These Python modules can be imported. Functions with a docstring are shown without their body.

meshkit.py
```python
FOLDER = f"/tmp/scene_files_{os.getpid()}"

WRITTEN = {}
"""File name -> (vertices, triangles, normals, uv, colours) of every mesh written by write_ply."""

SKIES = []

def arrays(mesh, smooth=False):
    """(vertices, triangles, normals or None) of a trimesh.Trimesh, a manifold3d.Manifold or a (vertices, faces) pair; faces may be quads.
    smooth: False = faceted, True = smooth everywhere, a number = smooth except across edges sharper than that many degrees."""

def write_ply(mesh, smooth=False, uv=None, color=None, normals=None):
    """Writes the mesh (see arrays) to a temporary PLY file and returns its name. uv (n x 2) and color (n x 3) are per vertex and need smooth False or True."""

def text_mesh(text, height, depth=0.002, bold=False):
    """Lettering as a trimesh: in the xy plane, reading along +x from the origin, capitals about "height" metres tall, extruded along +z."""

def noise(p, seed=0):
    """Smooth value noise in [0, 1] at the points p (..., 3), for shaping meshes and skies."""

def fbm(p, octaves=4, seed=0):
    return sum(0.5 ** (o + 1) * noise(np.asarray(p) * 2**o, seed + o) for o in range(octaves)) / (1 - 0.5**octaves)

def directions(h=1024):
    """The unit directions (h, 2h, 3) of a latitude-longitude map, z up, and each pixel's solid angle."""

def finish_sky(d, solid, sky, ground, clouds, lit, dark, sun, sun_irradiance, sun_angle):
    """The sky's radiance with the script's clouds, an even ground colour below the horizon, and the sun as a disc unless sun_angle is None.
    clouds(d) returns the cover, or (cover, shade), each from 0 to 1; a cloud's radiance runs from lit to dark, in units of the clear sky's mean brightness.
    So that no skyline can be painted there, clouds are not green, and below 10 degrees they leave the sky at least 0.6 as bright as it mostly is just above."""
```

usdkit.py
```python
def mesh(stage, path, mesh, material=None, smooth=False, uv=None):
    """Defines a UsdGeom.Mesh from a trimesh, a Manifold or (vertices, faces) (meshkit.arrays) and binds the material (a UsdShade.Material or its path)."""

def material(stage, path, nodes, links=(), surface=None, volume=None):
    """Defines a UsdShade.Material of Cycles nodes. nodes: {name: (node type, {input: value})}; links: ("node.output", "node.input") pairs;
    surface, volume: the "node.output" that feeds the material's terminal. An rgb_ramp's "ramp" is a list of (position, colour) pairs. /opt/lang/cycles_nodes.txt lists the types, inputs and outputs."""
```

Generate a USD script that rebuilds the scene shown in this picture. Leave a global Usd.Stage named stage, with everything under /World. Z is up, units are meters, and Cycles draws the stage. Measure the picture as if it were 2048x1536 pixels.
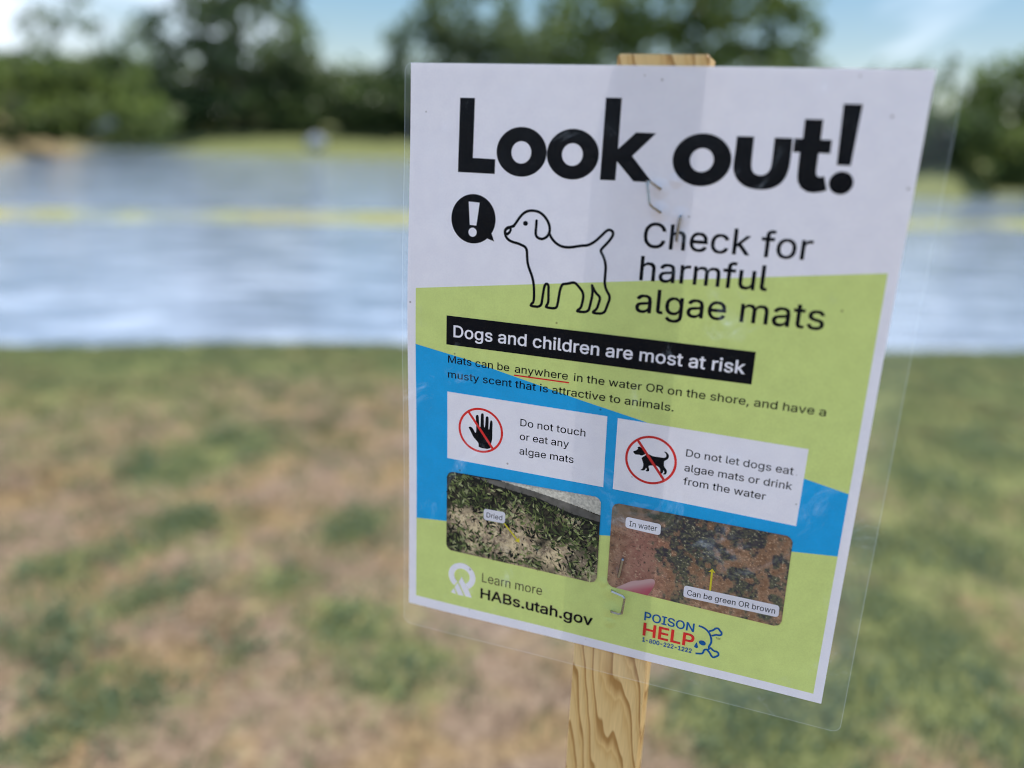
import math
import random

import numpy as np
import shapely
import trimesh
from shapely import affinity
from shapely.geometry import LineString, Point, Polygon, box

import meshkit
import usdkit
from pxr import Gf, Sdf, Usd, UsdGeom, UsdLux, UsdShade, Vt

stage = Usd.Stage.CreateInMemory()
UsdGeom.SetStageUpAxis(stage, "Z")
UsdGeom.SetStageMetersPerUnit(stage, 1.0)
UsdGeom.Xform.Define(stage, "/World")
LOOKS = "/World/Looks"
UsdGeom.Scope.Define(stage, LOOKS)

# ------------------------------------------------------------------ camera, sky, sun, exposure
ZT = 1.18                                   # height of the sheet's top edge
EYE = (0.17773, -0.35376, ZT - 0.03033)
cam = UsdGeom.Camera.Define(stage, "/World/camera")
cam.AddTransformOp().Set(Gf.Matrix4d(
    0.93983947, 0.33916253, 0.04087232, 0,          # right
    -0.13603996, 0.26183058, 0.95547783, 0,         # up
    0.31336066, -0.90355604, 0.29221837, 0,         # back
    *EYE, 1))
cam.CreateHorizontalApertureAttr(36.0)
cam.CreateFocalLengthAttr(1614.87 / 2048 * 36.0)
cam.CreateFocusDistanceAttr(0.391)
cam.CreateFStopAttr(2.8)
cam.CreateExposureAttr(1.68)
cam.CreateClippingRangeAttr(Gf.Vec2f(0.02, 20000))

SUN_EL, SUN_AZ = math.radians(56), math.radians(19)     # azimuth from +y towards +x
sun_dir = np.array([math.cos(SUN_EL) * math.sin(SUN_AZ), math.cos(SUN_EL) * math.cos(SUN_AZ), math.sin(SUN_EL)])
sun = UsdLux.DistantLight.Define(stage, "/World/sun")
sun.CreateIntensityAttr(0.55)
sun.CreateAngleAttr(0.53)
sun.CreateColorAttr(Gf.Vec3f(1.0, 0.95, 0.87))
sun.CreateNormalizeAttr(True)
zax = sun_dir
xax = np.cross([0, 0, 1.0], zax); xax /= np.linalg.norm(xax)
yax = np.cross(zax, xax)
sun.AddTransformOp().Set(Gf.Matrix4d(*xax, 0, *yax, 0, *zax, 0, 0, 0, 0, 1))

usdkit.material(stage, LOOKS + "/sky_air", {
    "tc": ("texture_coordinate", {}),
    "sky": ("sky_texture", {"sky_type": "single_scattering", "sun_disc": False, "sun_elevation": SUN_EL, "sun_rotation": SUN_AZ, "air_density": 1.0, "aerosol_density": 0.5}),
    "soft": ("gamma", {"gamma": 0.30}),
    "hs": ("hsv", {"saturation": 3.6, "value": 0.84}),
    "map": ("mapping", {"scale": (1.0, 1.0, 2.6), "location": (3.1, 1.7, 0.4)}),
    "n": ("noise_texture", {"scale": 2.1, "detail": 6, "roughness": 0.55, "distortion": 0.3}),
    "r": ("rgb_ramp", {"ramp": [(0.0, (0, 0, 0)), (0.46, (0.03, 0.03, 0.03)), (0.62, (0.75, 0.75, 0.75)), (1.0, (0.85, 0.85, 0.85))]}),
    "m": ("mix_color", {"b": (3.5, 3.75, 4.3), "use_clamp": False}),
    "bg": ("background_shader", {"strength": 0.15}),
}, [("tc.generated", "map.vector"), ("map.vector", "n.vector"), ("n.fac", "r.fac"), ("sky.color", "soft.color"), ("soft.color", "hs.color"), ("hs.color", "m.a"), ("r.color", "m.fac"), ("m.result", "bg.color")], surface="bg.background")
dome = UsdLux.DomeLight.Define(stage, "/World/sky")
UsdShade.MaterialBindingAPI.Apply(dome.GetPrim()).Bind(UsdShade.Material.Get(stage, LOOKS + "/sky_air"))

# ------------------------------------------------------------------ helpers
used = {}


def numbered(parent, name):
    n = used.get((parent, name), 0)
    used[(parent, name)] = n + 1
    return name if n == 0 else f"{name}_{n:03d}"


def tag(prim, label=None, cat=None, group=None, kind=None):
    prim = prim.GetPrim() if hasattr(prim, "GetPrim") else prim
    for k, v in (("label", label), ("category", cat), ("group", group), ("kind", kind)):
        if v:
            prim.SetCustomDataByKey(k, v)
    return prim


def pathof(parent):
    return "/World" if parent is None else str(parent.GetPath())


def thing(name, label, cat, loc=(0, 0, 0), group=None):
    x = UsdGeom.Xform.Define(stage, "/World/" + numbered("/World", name))
    x.AddTranslateOp().Set(Gf.Vec3d(*map(float, loc)))
    tag(x, label, cat, group)
    x.GetPrim().SetCustomDataByKey("_loc", Gf.Vec3d(*map(float, loc)))
    return x.GetPrim()


def base_of(prim):
    v = np.zeros(3)
    while prim and str(prim.GetPath()) != "/World":
        d = prim.GetCustomDataByKey("_loc")
        if d is not None:
            v += np.array(d)
        prim = prim.GetParent()
    return v


def obj(name, mesh, material, parent=None, smooth=False, colors=None, kind=None, label=None):
    """One mesh, its vertices given in world metres; written relative to its thing's base."""
    path = pathof(parent) + "/" + numbered(pathof(parent), name)
    v, f = (np.array(mesh.vertices, float), np.array(mesh.faces)) if hasattr(mesh, "vertices") else (np.asarray(mesh[0], float), np.asarray(mesh[1]))
    if parent is not None:
        v = v - base_of(parent)
    m = usdkit.mesh(stage, path, (v, f), material, smooth=smooth)
    if colors is not None:
        UsdGeom.PrimvarsAPI(m).CreatePrimvar("ink", Sdf.ValueTypeNames.Color3fArray, "vertex").Set(Vt.Vec3fArray.FromNumpy(np.asarray(colors, np.float32)))
    tag(m, label, None, None, kind)
    return m.GetPrim()


def lin(r, g, b):
    return tuple((c / 255 / 12.92) if c / 255 <= 0.04045 else ((c / 255 + 0.055) / 1.055) ** 2.4 for c in (r, g, b))


def tube(points, radii, sides=6, cap=True):
    p = np.asarray(points, float)
    r = np.broadcast_to(np.asarray(radii, float), (len(p),))
    t = np.gradient(p, axis=0)
    t /= np.linalg.norm(t, axis=1, keepdims=True) + 1e-12
    ref = np.array([0.31, 0.87, 0.38])
    a = np.cross(t, ref); a /= np.linalg.norm(a, axis=1, keepdims=True)
    b = np.cross(t, a)
    ang = np.arange(sides) * 2 * np.pi / sides
    v = p[:, None] + r[:, None, None] * (np.cos(ang)[None, :, None] * a[:, None] + np.sin(ang)[None, :, None] * b[:, None])
    v = v.reshape(-1, 3)
    f = []
    for i in range(len(p) - 1):
        for j in range(sides):
            k = (j + 1) % sides
            f += [[i * sides + j, i * sides + k, (i + 1) * sides + k], [i * sides + j, (i + 1) * sides + k, (i + 1) * sides + j]]
    if cap:
        n = len(v)
        v = np.vstack([v, p[0], p[-1]])
        e = (len(p) - 1) * sides
        for j in range(sides):
            k = (j + 1) % sides
            f += [[n, k, j], [n + 1, e + j, e + k]]
    return trimesh.Trimesh(v, np.array(f), process=False)


def join(parts):
    return trimesh.util.concatenate(parts)


# ------------------------------------------------------------------ materials
def mat(name, nodes, links, surface="p.BSDF"):
    return usdkit.material(stage, f"{LOOKS}/{name}", nodes, links, surface=surface)


PUCKERS = [(118.1, 48.7, 5), (119.0, 58.4, 5), (127.8, 59.7, 5), (127.2, 69.6, 5), (112.4, 244.3, 6), (113.1, 255.9, 6), (116.4, 225.8, 5), (115.1, 235.5, 5), (124.6, 45.0, 4), (108.3, 241.0, 4), (112.6, 262.5, 4)]


def pucker_nodes(strength):
    """A bump where each staple dents the sheet (world metres), and faint creases; ends in node "pk"."""
    nodes, links, last = {"pg": ("geometry", {}), "pz": ("value", {"value": 0.0})}, [], "pz.value"
    for q, (pu, pv, pr) in enumerate(PUCKERS):
        nodes[f"pd{q}"] = ("vector_math", {"math_type": "distance", "vector2": (pu / 1000, -0.0005, ZT - pv / 1000)})
        nodes[f"pm{q}"] = ("map_range", {"range_type": "smoothstep", "from_min": 0.0, "from_max": pr / 1000, "to_min": 1.0, "to_max": 0.0, "clamp": True})
        nodes[f"px{q}"] = ("math", {"math_type": "maximum"})
        links += [("pg.position", f"pd{q}.vector1"), (f"pd{q}.value", f"pm{q}.value"), (last, f"px{q}.value1"), (f"pm{q}.result", f"px{q}.value2")]
        last = f"px{q}.value"
    nodes["pn"] = ("noise_texture", {"scale": 420, "detail": 2, "roughness": 0.6})
    nodes["pw"] = ("noise_texture", {"scale": 14, "detail": 3, "roughness": 0.55, "distortion": 0.6})
    nodes["pj"] = ("math", {"math_type": "multiply_add"})
    nodes["ps"] = ("math", {"math_type": "multiply_add", "value2": 0.9})
    nodes["pk"] = ("bump", {"strength": strength, "distance": 0.0022})
    links += [("pg.position", "pn.vector"), ("pg.position", "pw.vector"), (last, "pj.value1"), ("pn.fac", "pj.value2"), (last, "pj.value3"), ("pw.fac", "ps.value1"), ("pj.value", "ps.value3"), ("ps.value", "pk.height")]
    return nodes, links


def ink(name, rgb, through=0.05, mottle=0.12, rough=0.5, gloss=0.12):
    """Ink or bare paper: reflects and lets a little light through from behind; fine paper mottle, dust specks, dents at the staples."""
    rgb = np.array(rgb)
    pn, pl = pucker_nodes(0.30)
    return mat(name, {
        "g": ("geometry", {}),
        "n": ("noise_texture", {"scale": 1500, "detail": 2, "roughness": 0.7}),
        "n2": ("noise_texture", {"scale": 90, "detail": 3, "roughness": 0.6}),
        "v": ("voronoi_texture", {"scale": 75}),
        "vr": ("rgb_ramp", {"ramp": [(0.0, (0.45, 0.42, 0.40)), (0.035, (0.55, 0.53, 0.50)), (0.05, (1, 1, 1)), (1.0, (1, 1, 1))]}),
        "s": ("math", {"math_type": "multiply_add", "value2": 0.5, "value3": 0.0}),
        "a": ("math", {"math_type": "multiply_add", "value2": 0.5}),
        "r": ("rgb_ramp", {"ramp": [(0.3, tuple(rgb * (1 - mottle))), (0.7, tuple(np.minimum(rgb * (1 + mottle * 0.6), 0.95)))]}),
        "mu": ("mix_color", {"blend_type": "multiply", "fac": 1.0}),
        "p": ("principled_bsdf", {"roughness": rough, "specular_ior_level": gloss}),
        "t": ("translucent_bsdf", {}),
        "mix": ("mix_closure", {"fac": through}),
        **pn,
    }, [("g.position", "n.vector"), ("g.position", "n2.vector"), ("n2.fac", "s.value1"), ("n.fac", "a.value1"), ("s.value", "a.value3"), ("a.value", "r.fac"),
        ("g.position", "v.vector"), ("v.distance", "vr.fac"), ("r.color", "mu.a"), ("vr.color", "mu.b"), ("pk.normal", "p.normal"),
        ("mu.result", "p.base_color"), ("mu.result", "t.color"), ("p.BSDF", "mix.closure1"), ("t.BSDF", "mix.closure2"), *pl], surface="mix.closure")


WHITE = ink("paper_white", (0.865, 0.845, 0.945), mottle=0.07)
GREEN = ink("ink_green", (0.64, 0.745, 0.25))
BLUE = ink("ink_blue", (0.012, 0.38, 0.80))
BLACK = ink("ink_black", (0.0025, 0.003, 0.006), through=0.02, mottle=0.6, rough=0.4, gloss=0.04)
RED = ink("ink_red", (0.66, 0.03, 0.028), through=0.12)
NAVY = ink("ink_navy", (0.004, 0.10, 0.35), through=0.1)
YELLOW = ink("ink_yellow", (0.80, 0.70, 0.045), through=0.12)
GREY = ink("ink_grey", (0.10, 0.13, 0.07), through=0.1)
PHOTO = mat("photo_ink", {
    "c": ("attribute", {"attribute": "ink"}),
    "p": ("principled_bsdf", {"roughness": 0.45, "specular_ior_level": 0.15}),
    "t": ("translucent_bsdf", {}),
    "mix": ("mix_closure", {"fac": 0.12}),
}, [("c.color", "p.base_color"), ("c.color", "t.color"), ("p.BSDF", "mix.closure1"), ("t.BSDF", "mix.closure2")], surface="mix.closure")

def film(name, haze):
    pn, pl = pucker_nodes(0.5)
    return mat(name, {
        "g": ("geometry", {}),
        "n": ("noise_texture", {"scale": 55, "detail": 4, "roughness": 0.65}),
        "n3": ("noise_texture", {"scale": 420, "detail": 3, "roughness": 0.7}),
        "b": ("bump", {"strength": 0.25, "distance": 0.0006}),
        "b2": ("bump", {"strength": 0.15, "distance": 0.0001}),
        "milk": ("noise_texture", {"scale": 26, "detail": 6, "roughness": 0.75, "distortion": 1.2}),
        "mr": ("rgb_ramp", {"ramp": [(0.0, (haze,) * 3), (0.58, (haze + 0.002,) * 3), (0.66, (haze + 0.05,) * 3), (0.75, (haze + 0.22,) * 3)]}),
        "f": ("fresnel", {"IOR": 1.45}),
        "fk": ("math", {"math_type": "multiply", "value2": 0.07}),
        "tr": ("transparent_bsdf", {"color": (0.99, 0.99, 0.985)}),
        "gl": ("glossy_bsdf", {"color": (1, 1, 1), "roughness": 0.14}),
        "df": ("diffuse_bsdf", {"color": (0.85, 0.87, 0.9)}),
        "m1": ("mix_closure", {}),
        "m2": ("mix_closure", {}),
        **pn,
    }, [("g.position", "n.vector"), ("g.position", "n3.vector"), ("g.position", "milk.vector"), ("n.fac", "b.height"), ("n3.fac", "b2.height"), ("pk.normal", "b.normal"), ("b.normal", "b2.normal"),
        ("b2.normal", "gl.normal"), ("b2.normal", "f.normal"), ("milk.fac", "mr.fac"), ("mr.color", "m1.fac"), ("tr.BSDF", "m1.closure1"), ("df.BSDF", "m1.closure2"),
        ("f.fac", "fk.value1"), ("fk.value", "m2.fac"), ("m1.closure", "m2.closure1"), ("gl.BSDF", "m2.closure2"), *pl], surface="m2.closure")


FILM = film("clear_film", 0.001)
FILM_MARGIN = film("hazy_film_margin", 0.02)
FILM_EDGE = mat("film_edge", {"p": ("principled_bsdf", {"base_color": (0.75, 0.77, 0.8), "roughness": 0.2, "alpha": 0.07})}, [])

STEEL = mat("staple_steel", {"g": ("geometry", {}), "n": ("noise_texture", {"scale": 900, "detail": 2}), "r": ("rgb_ramp", {"ramp": [(0.3, (0.16,) * 3), (0.7, (0.30,) * 3)]}),
                             "p": ("principled_bsdf", {"base_color": (0.34, 0.35, 0.37), "metallic": 1.0, "roughness": 0.3})},
            [("g.position", "n.vector"), ("n.fac", "r.fac"), ("r.color", "p.roughness")])

WOOD = mat("pine_wood", {
    "g": ("geometry", {}),
    "map": ("mapping", {"scale": (38, 38, 7.0)}),
    "warp": ("noise_texture", {"scale": 1.0, "detail": 3, "roughness": 0.5}),
    "dir": ("vector_math", {"math_type": "dot_product", "vector2": (1.0, 0.75, 0.33)}),
    "ph": ("math", {"math_type": "multiply_add", "value2": 0.046}),
    "k": ("math", {"math_type": "multiply", "value2": 104.0}),
    "w01": ("math", {"math_type": "fraction"}),
    "fm": ("mapping", {"scale": (1400, 1400, 60), "rotation": (0, 0.3, 0)}),
    "fine": ("noise_texture", {"scale": 1.0, "detail": 3, "roughness": 0.7}),
    "ring": ("rgb_ramp", {"ramp": [(0.0, (0.34, 0.18, 0.055)), (0.05, (0.66, 0.455, 0.205)), (0.45, (0.62, 0.42, 0.18)), (0.66, (0.55, 0.345, 0.13)), (0.72, (0.62, 0.41, 0.17)), (0.82, (0.52, 0.32, 0.12)), (0.91, (0.36, 0.195, 0.06)), (1.0, (0.33, 0.17, 0.05))]}),
    "fr": ("rgb_ramp", {"ramp": [(0.25, (0.80, 0.78, 0.74)), (0.75, (1.06, 1.04, 1.0))]}),
    "mul": ("mix_color", {"blend_type": "multiply", "fac": 1.0, "use_clamp": False}),
    "b": ("bump", {"strength": 0.25, "distance": 0.0004}),
    "p": ("principled_bsdf", {"roughness": 0.6, "specular_ior_level": 0.3}),
}, [("g.position", "map.vector"), ("map.vector", "warp.vector"), ("g.position", "dir.vector1"), ("warp.fac", "ph.value1"), ("dir.value", "ph.value3"), ("ph.value", "k.value1"),
    ("k.value", "w01.value1"), ("w01.value", "ring.fac"), ("g.position", "fm.vector"), ("fm.vector", "fine.vector"), ("fine.fac", "fr.fac"),
    ("ring.color", "mul.a"), ("fr.color", "mul.b"), ("mul.result", "p.base_color"), ("fine.fac", "b.height"), ("b.normal", "p.normal")])

GROUND = mat("ground_soil", {
    "g": ("geometry", {}),
    "n1": ("noise_texture", {"scale": 4.2, "detail": 5, "roughness": 0.68, "distortion": 0.5}),
    "n2": ("noise_texture", {"scale": 13.0, "detail": 5, "roughness": 0.72}),
    "n3": ("noise_texture", {"scale": 34, "detail": 4, "roughness": 0.75}),
    "soil": ("rgb_ramp", {"ramp": [(0.25, (0.070, 0.046, 0.033)), (0.42, (0.145, 0.101, 0.072)), (0.56, (0.21, 0.152, 0.108)), (0.75, (0.33, 0.255, 0.185))]}),
    "straw": ("rgb_ramp", {"ramp": [(0.25, (0.10, 0.065, 0.033)), (0.5, (0.21, 0.145, 0.075)), (0.75, (0.34, 0.25, 0.14))]}),
    "grass": ("rgb_ramp", {"ramp": [(0.28, (0.065, 0.074, 0.028)), (0.5, (0.135, 0.15, 0.055)), (0.72, (0.22, 0.235, 0.10))]}),
    "sm": ("rgb_ramp", {"ramp": [(0.46, (0, 0, 0)), (0.62, (1, 1, 1))]}),
    "dry": ("mix_color", {}),
    "lush": ("attribute", {"attribute": "ink"}),
    "sep": ("separate_color", {}),
    "add": ("math", {"math_type": "add"}),
    "gm": ("rgb_ramp", {"ramp": [(0.36, (0, 0, 0)), (0.64, (1, 1, 1))]}),
    "sub": ("math", {"math_type": "subtract", "value2": 0.5}),
    "m": ("mix_color", {}),
    "b": ("bump", {"strength": 0.7, "distance": 0.014}),
    "p": ("principled_bsdf", {"roughness": 0.95, "specular_ior_level": 0.1}),
}, [("g.position", "n1.vector"), ("g.position", "n2.vector"), ("g.position", "n3.vector"), ("n3.fac", "soil.fac"), ("n3.fac", "straw.fac"), ("n3.fac", "grass.fac"), ("n1.fac", "sm.fac"),
    ("soil.color", "dry.a"), ("straw.color", "dry.b"), ("sm.color", "dry.fac"), ("lush.color", "sep.color"),
    ("n2.fac", "add.value1"), ("sep.r", "add.value2"), ("add.value", "sub.value1"), ("sub.value", "gm.fac"), ("dry.result", "m.a"), ("grass.color", "m.b"), ("gm.color", "m.fac"),
    ("m.result", "p.base_color"), ("n3.fac", "b.height"), ("b.normal", "p.normal")])

WATER = mat("lake_water", {
    "g": ("geometry", {}),
    "map": ("mapping", {"scale": (1.0, 1.0, 1.0), "rotation": (0, 0, -0.46)}),
    "map2": ("mapping", {"scale": (0.9, 2.2, 1.0)}),
    "n": ("noise_texture", {"scale": 2.4, "detail": 5, "roughness": 0.62, "distortion": 0.4}),
    "n2": ("noise_texture", {"scale": 0.9, "detail": 5, "roughness": 0.7}),
    "b": ("bump", {"strength": 0.36, "distance": 0.05}),
    "c": ("rgb_ramp", {"ramp": [(0.34, (0.085, 0.118, 0.17)), (0.5, (0.20, 0.25, 0.335)), (0.64, (0.36, 0.42, 0.53))]}),
    "p": ("principled_bsdf", {"roughness": 0.07, "ior": 1.34, "specular_ior_level": 0.9}),
}, [("g.position", "map.vector"), ("map.vector", "map2.vector"), ("map2.vector", "n.vector"), ("map2.vector", "n2.vector"), ("n.fac", "b.height"), ("b.normal", "p.normal"), ("n2.fac", "c.fac"), ("c.color", "p.base_color")])


def leafy(name, dark, light, through=0.55):
    return mat(name, {
        "g": ("geometry", {}),
        "r": ("rgb_ramp", {"ramp": [(0.0, dark), (1.0, light)]}),
        "p": ("principled_bsdf", {"roughness": 0.6, "specular_ior_level": 0.3}),
        "t": ("translucent_bsdf", {}),
        "mix": ("mix_closure", {"fac": through}),
    }, [("g.random_per_island", "r.fac"), ("r.color", "p.base_color"), ("r.color", "t.color"), ("p.BSDF", "mix.closure1"), ("t.BSDF", "mix.closure2")], surface="mix.closure")


LEAF_DEEP = leafy("leaves_deep_green", (0.07, 0.105, 0.036), (0.21, 0.29, 0.095))
LEAF_OLIVE = leafy("leaves_olive", (0.11, 0.15, 0.04), (0.30, 0.385, 0.11))
LEAF_GREY = leafy("leaves_grey_green", (0.12, 0.165, 0.075), (0.30, 0.39, 0.17))
LEAF_BRIGHT = leafy("leaves_bright", (0.11, 0.155, 0.04), (0.32, 0.41, 0.12))
BARK = mat("bark", {"g": ("geometry", {}), "n": ("noise_texture", {"scale": 9, "detail": 4}), "r": ("rgb_ramp", {"ramp": [(0.3, (0.06, 0.05, 0.04)), (0.7, (0.16, 0.13, 0.11))]}),
                    "p": ("principled_bsdf", {"roughness": 0.9})}, [("g.position", "n.vector"), ("n.fac", "r.fac"), ("r.color", "p.base_color")])
GRASS_GREEN = leafy("grass_green", (0.16, 0.20, 0.095), (0.34, 0.385, 0.20), 0.5)
GRASS_DRY = leafy("grass_dry", (0.17, 0.12, 0.065), (0.34, 0.255, 0.145), 0.25)
WEED = leafy("weed_leaves", (0.15, 0.21, 0.12), (0.38, 0.45, 0.28), 0.5)
ROCK = mat("pale_rock", {"g": ("geometry", {}), "n": ("noise_texture", {"scale": 3, "detail": 5}), "r": ("rgb_ramp", {"ramp": [(0.3, (0.28, 0.29, 0.31)), (0.7, (0.46, 0.47, 0.5))]}),
                         "p": ("principled_bsdf", {"roughness": 0.85})}, [("g.position", "n.vector"), ("n.fac", "r.fac"), ("r.color", "p.base_color")])
TAPE = mat("yellow_tape", {
    "p": ("principled_bsdf", {"base_color": (0.82, 0.70, 0.12), "roughness": 0.35}), "t": ("translucent_bsdf", {"color": (0.84, 0.70, 0.10)}), "mix": ("mix_closure", {"fac": 0.35}),
    "g": ("geometry", {}), "n": ("noise_texture", {"scale": 2.6, "detail": 3}), "r": ("rgb_ramp", {"ramp": [(0.38, (0.25,) * 3), (0.60, (0.88,) * 3)]}),
    "clear": ("transparent_bsdf", {}), "thin": ("mix_closure", {})},
    [("g.position", "n.vector"), ("n.fac", "r.fac"), ("r.color", "thin.fac"), ("p.BSDF", "mix.closure1"), ("t.BSDF", "mix.closure2"), ("mix.closure", "thin.closure1"), ("clear.BSDF", "thin.closure2")], surface="thin.closure")

# ------------------------------------------------------------------ the ground, the lake
WATER_Z = -0.12
AZ = np.radians([-180, -120, -80, -64, -54, -51.4, -48.7, -46, -43, -40.6, -38.5, -33, -27, -18, -8, 0, 5, 8.6, 12, 20, 40, 80, 120, 180])
FAR = np.array([8, 8, 18, 22, 25, 27, 38.5, 44, 46, 41, 39, 40, 42, 40, 36, 32, 29, 28, 37.5, 42, 34, 20, 8, 8.0])


def inside(x, y):
    """(metres past the near shore, metres short of the far shore)"""
    near = (y - 5.18 - 0.503 * x + 0.10 * np.sin(1.3 * x) + 0.05 * np.sin(3.1 * x + 1)) / math.hypot(1, 0.503)
    far = np.interp(np.arctan2(x - EYE[0], y - EYE[1]), AZ, FAR) - np.hypot(x - EYE[0], y - EYE[1])
    return near, far


def height(x, y):
    near, far = inside(x, y)
    p = np.stack([x, y, 0 * x], -1)
    lawn = 0.05 * (meshkit.fbm(p * 1.1, 3, 5) - 0.5) + 0.02 * (meshkit.fbm(p * 7, 2, 9) - 0.5)
    zn = np.interp(near, [-1.4, -0.1, 0.25, 1.5], [0, WATER_Z + 0.015, WATER_Z - 0.12, -0.9]) + lawn * np.clip(-near, 0, 1)
    zf = np.interp(-far, [-2, -0.3, 0, 2.5, 8, 60, 400], [-0.9, WATER_Z - 0.15, WATER_Z + 0.03, 0.55, 1.15, 1.7, 1.7])
    return np.where(near < 0, zn, np.where(far < 2, np.maximum(zf, -0.9), np.minimum(zn, -0.3)))


def spread(lo, hi, step, outer, n):
    core = np.arange(lo, hi + step / 2, step)
    g = np.geomspace(step, outer, n)
    return np.concatenate([lo - g[::-1], core, hi + g])


gx = spread(-7.0, 4.5, 0.075, 2500, 62)
gy = spread(-0.6, 7.5, 0.075, 2500, 62)
X, Y = np.meshgrid(gx, gy)
Zg = height(X, Y)
n_, f_ = inside(X, Y)
# how green the cover is: lush strip along the shore, thin dry lawn in front, green banks on the far side
patch = meshkit.fbm(np.stack([X * 1.5, Y * 1.5, 0 * X + 3], -1), 4, 21)
shore_green = np.interp(-n_, [0, 0.9, 1.6, 3.2, 4.5], [0.58, 0.50, 0.30, 0.14, 0.0])
lush = 0.12 + shore_green + 0.55 * (patch - 0.5) + 0.26 * np.clip((X - 0.1) / 0.5, 0, 1) * (n_ < 0)
CLUMPS = [(-1.58, 1.05, .07), (-1.27, 1.02, .06), (-1.35, .82, .1), (-1.0, 1.23, .06), (-.75, 1.15, .09), (-.54, 1.03, .11), (-.97, 1.6, .1), (-1.44, 1.39, .09), (-.9, .93, .04), (-1.16, .71, .08), (-1.01, .65, .07), (-1.07, .54, .05), (-1.79, 1.69, .15), (-1.71, 2.04, .16), (-1.47, 1.18, .04), (-.96, .77, .04), (-1.22, 1.15, .03), (.21, 1.23, .13), (.33, 1.2, .13), (.5, 1.45, .12), (.65, 1.61, .12), (.17, 1.08, .11), (.49, 1.79, .13), (.73, 2.19, .13), (.69, 1.35, .09), (.44, 2.13, .1), (.73, 2.77, .13), (1.02, 3.24, .16)]
for cx_, cy_, cr_ in CLUMPS:
    lush = lush + 0.34 * np.exp(-((X - cx_) ** 2 + (Y - cy_) ** 2) / (1.3 * cr_) ** 2)
azg = np.degrees(np.arctan2(X - EYE[0], Y - EYE[1]))
lush = np.where(n_ > 0, np.where(azg < -43.5, 0.45 + 0.3 * (patch - 0.5), 0.80 + 0.5 * (patch - 0.5)), lush)
ny, nx = X.shape
ii, jj = np.meshgrid(np.arange(ny - 1), np.arange(nx - 1), indexing="ij")
a = (ii * nx + jj).ravel()
faces = np.vstack([np.c_[a, a + 1, a + nx + 1], np.c_[a, a + nx + 1, a + nx]])
g = obj("ground", (np.stack([X, Y, Zg], -1).reshape(-1, 3), faces), GROUND, smooth=True, colors=np.repeat(np.clip(lush, 0, 2).reshape(-1, 1), 3, 1))
tag(g, "patchy lawn of dry soil and grass round the lake", "ground", kind="structure")

th = np.radians(np.linspace(-100, 100, 161))
rim = np.interp(th, AZ, FAR) + 1.2
wx, wy = EYE[0] + rim * np.sin(th), EYE[1] + rim * np.cos(th)
poly = Polygon(np.c_[wx, wy]).buffer(0)
near_line = Polygon([(-200, 5.18 - 0.503 * 200 - 0.35), (200, 5.18 + 0.503 * 200 - 0.35), (200, 400), (-200, 400)])
lake = poly.intersection(near_line)
lake = max(getattr(lake, "geoms", [lake]), key=lambda q: q.area)
lv, lf = trimesh.creation.triangulate_polygon(lake, engine="earcut")
w = obj("lake_water", (np.c_[lv, np.full(len(lv), WATER_Z)], lf), WATER)
tag(w, "rippled pale blue lake behind the sign", "lake", kind="structure")

# ------------------------------------------------------------------ grass on the lawn (nobody could count it)
rng = np.random.default_rng(7)


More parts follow.
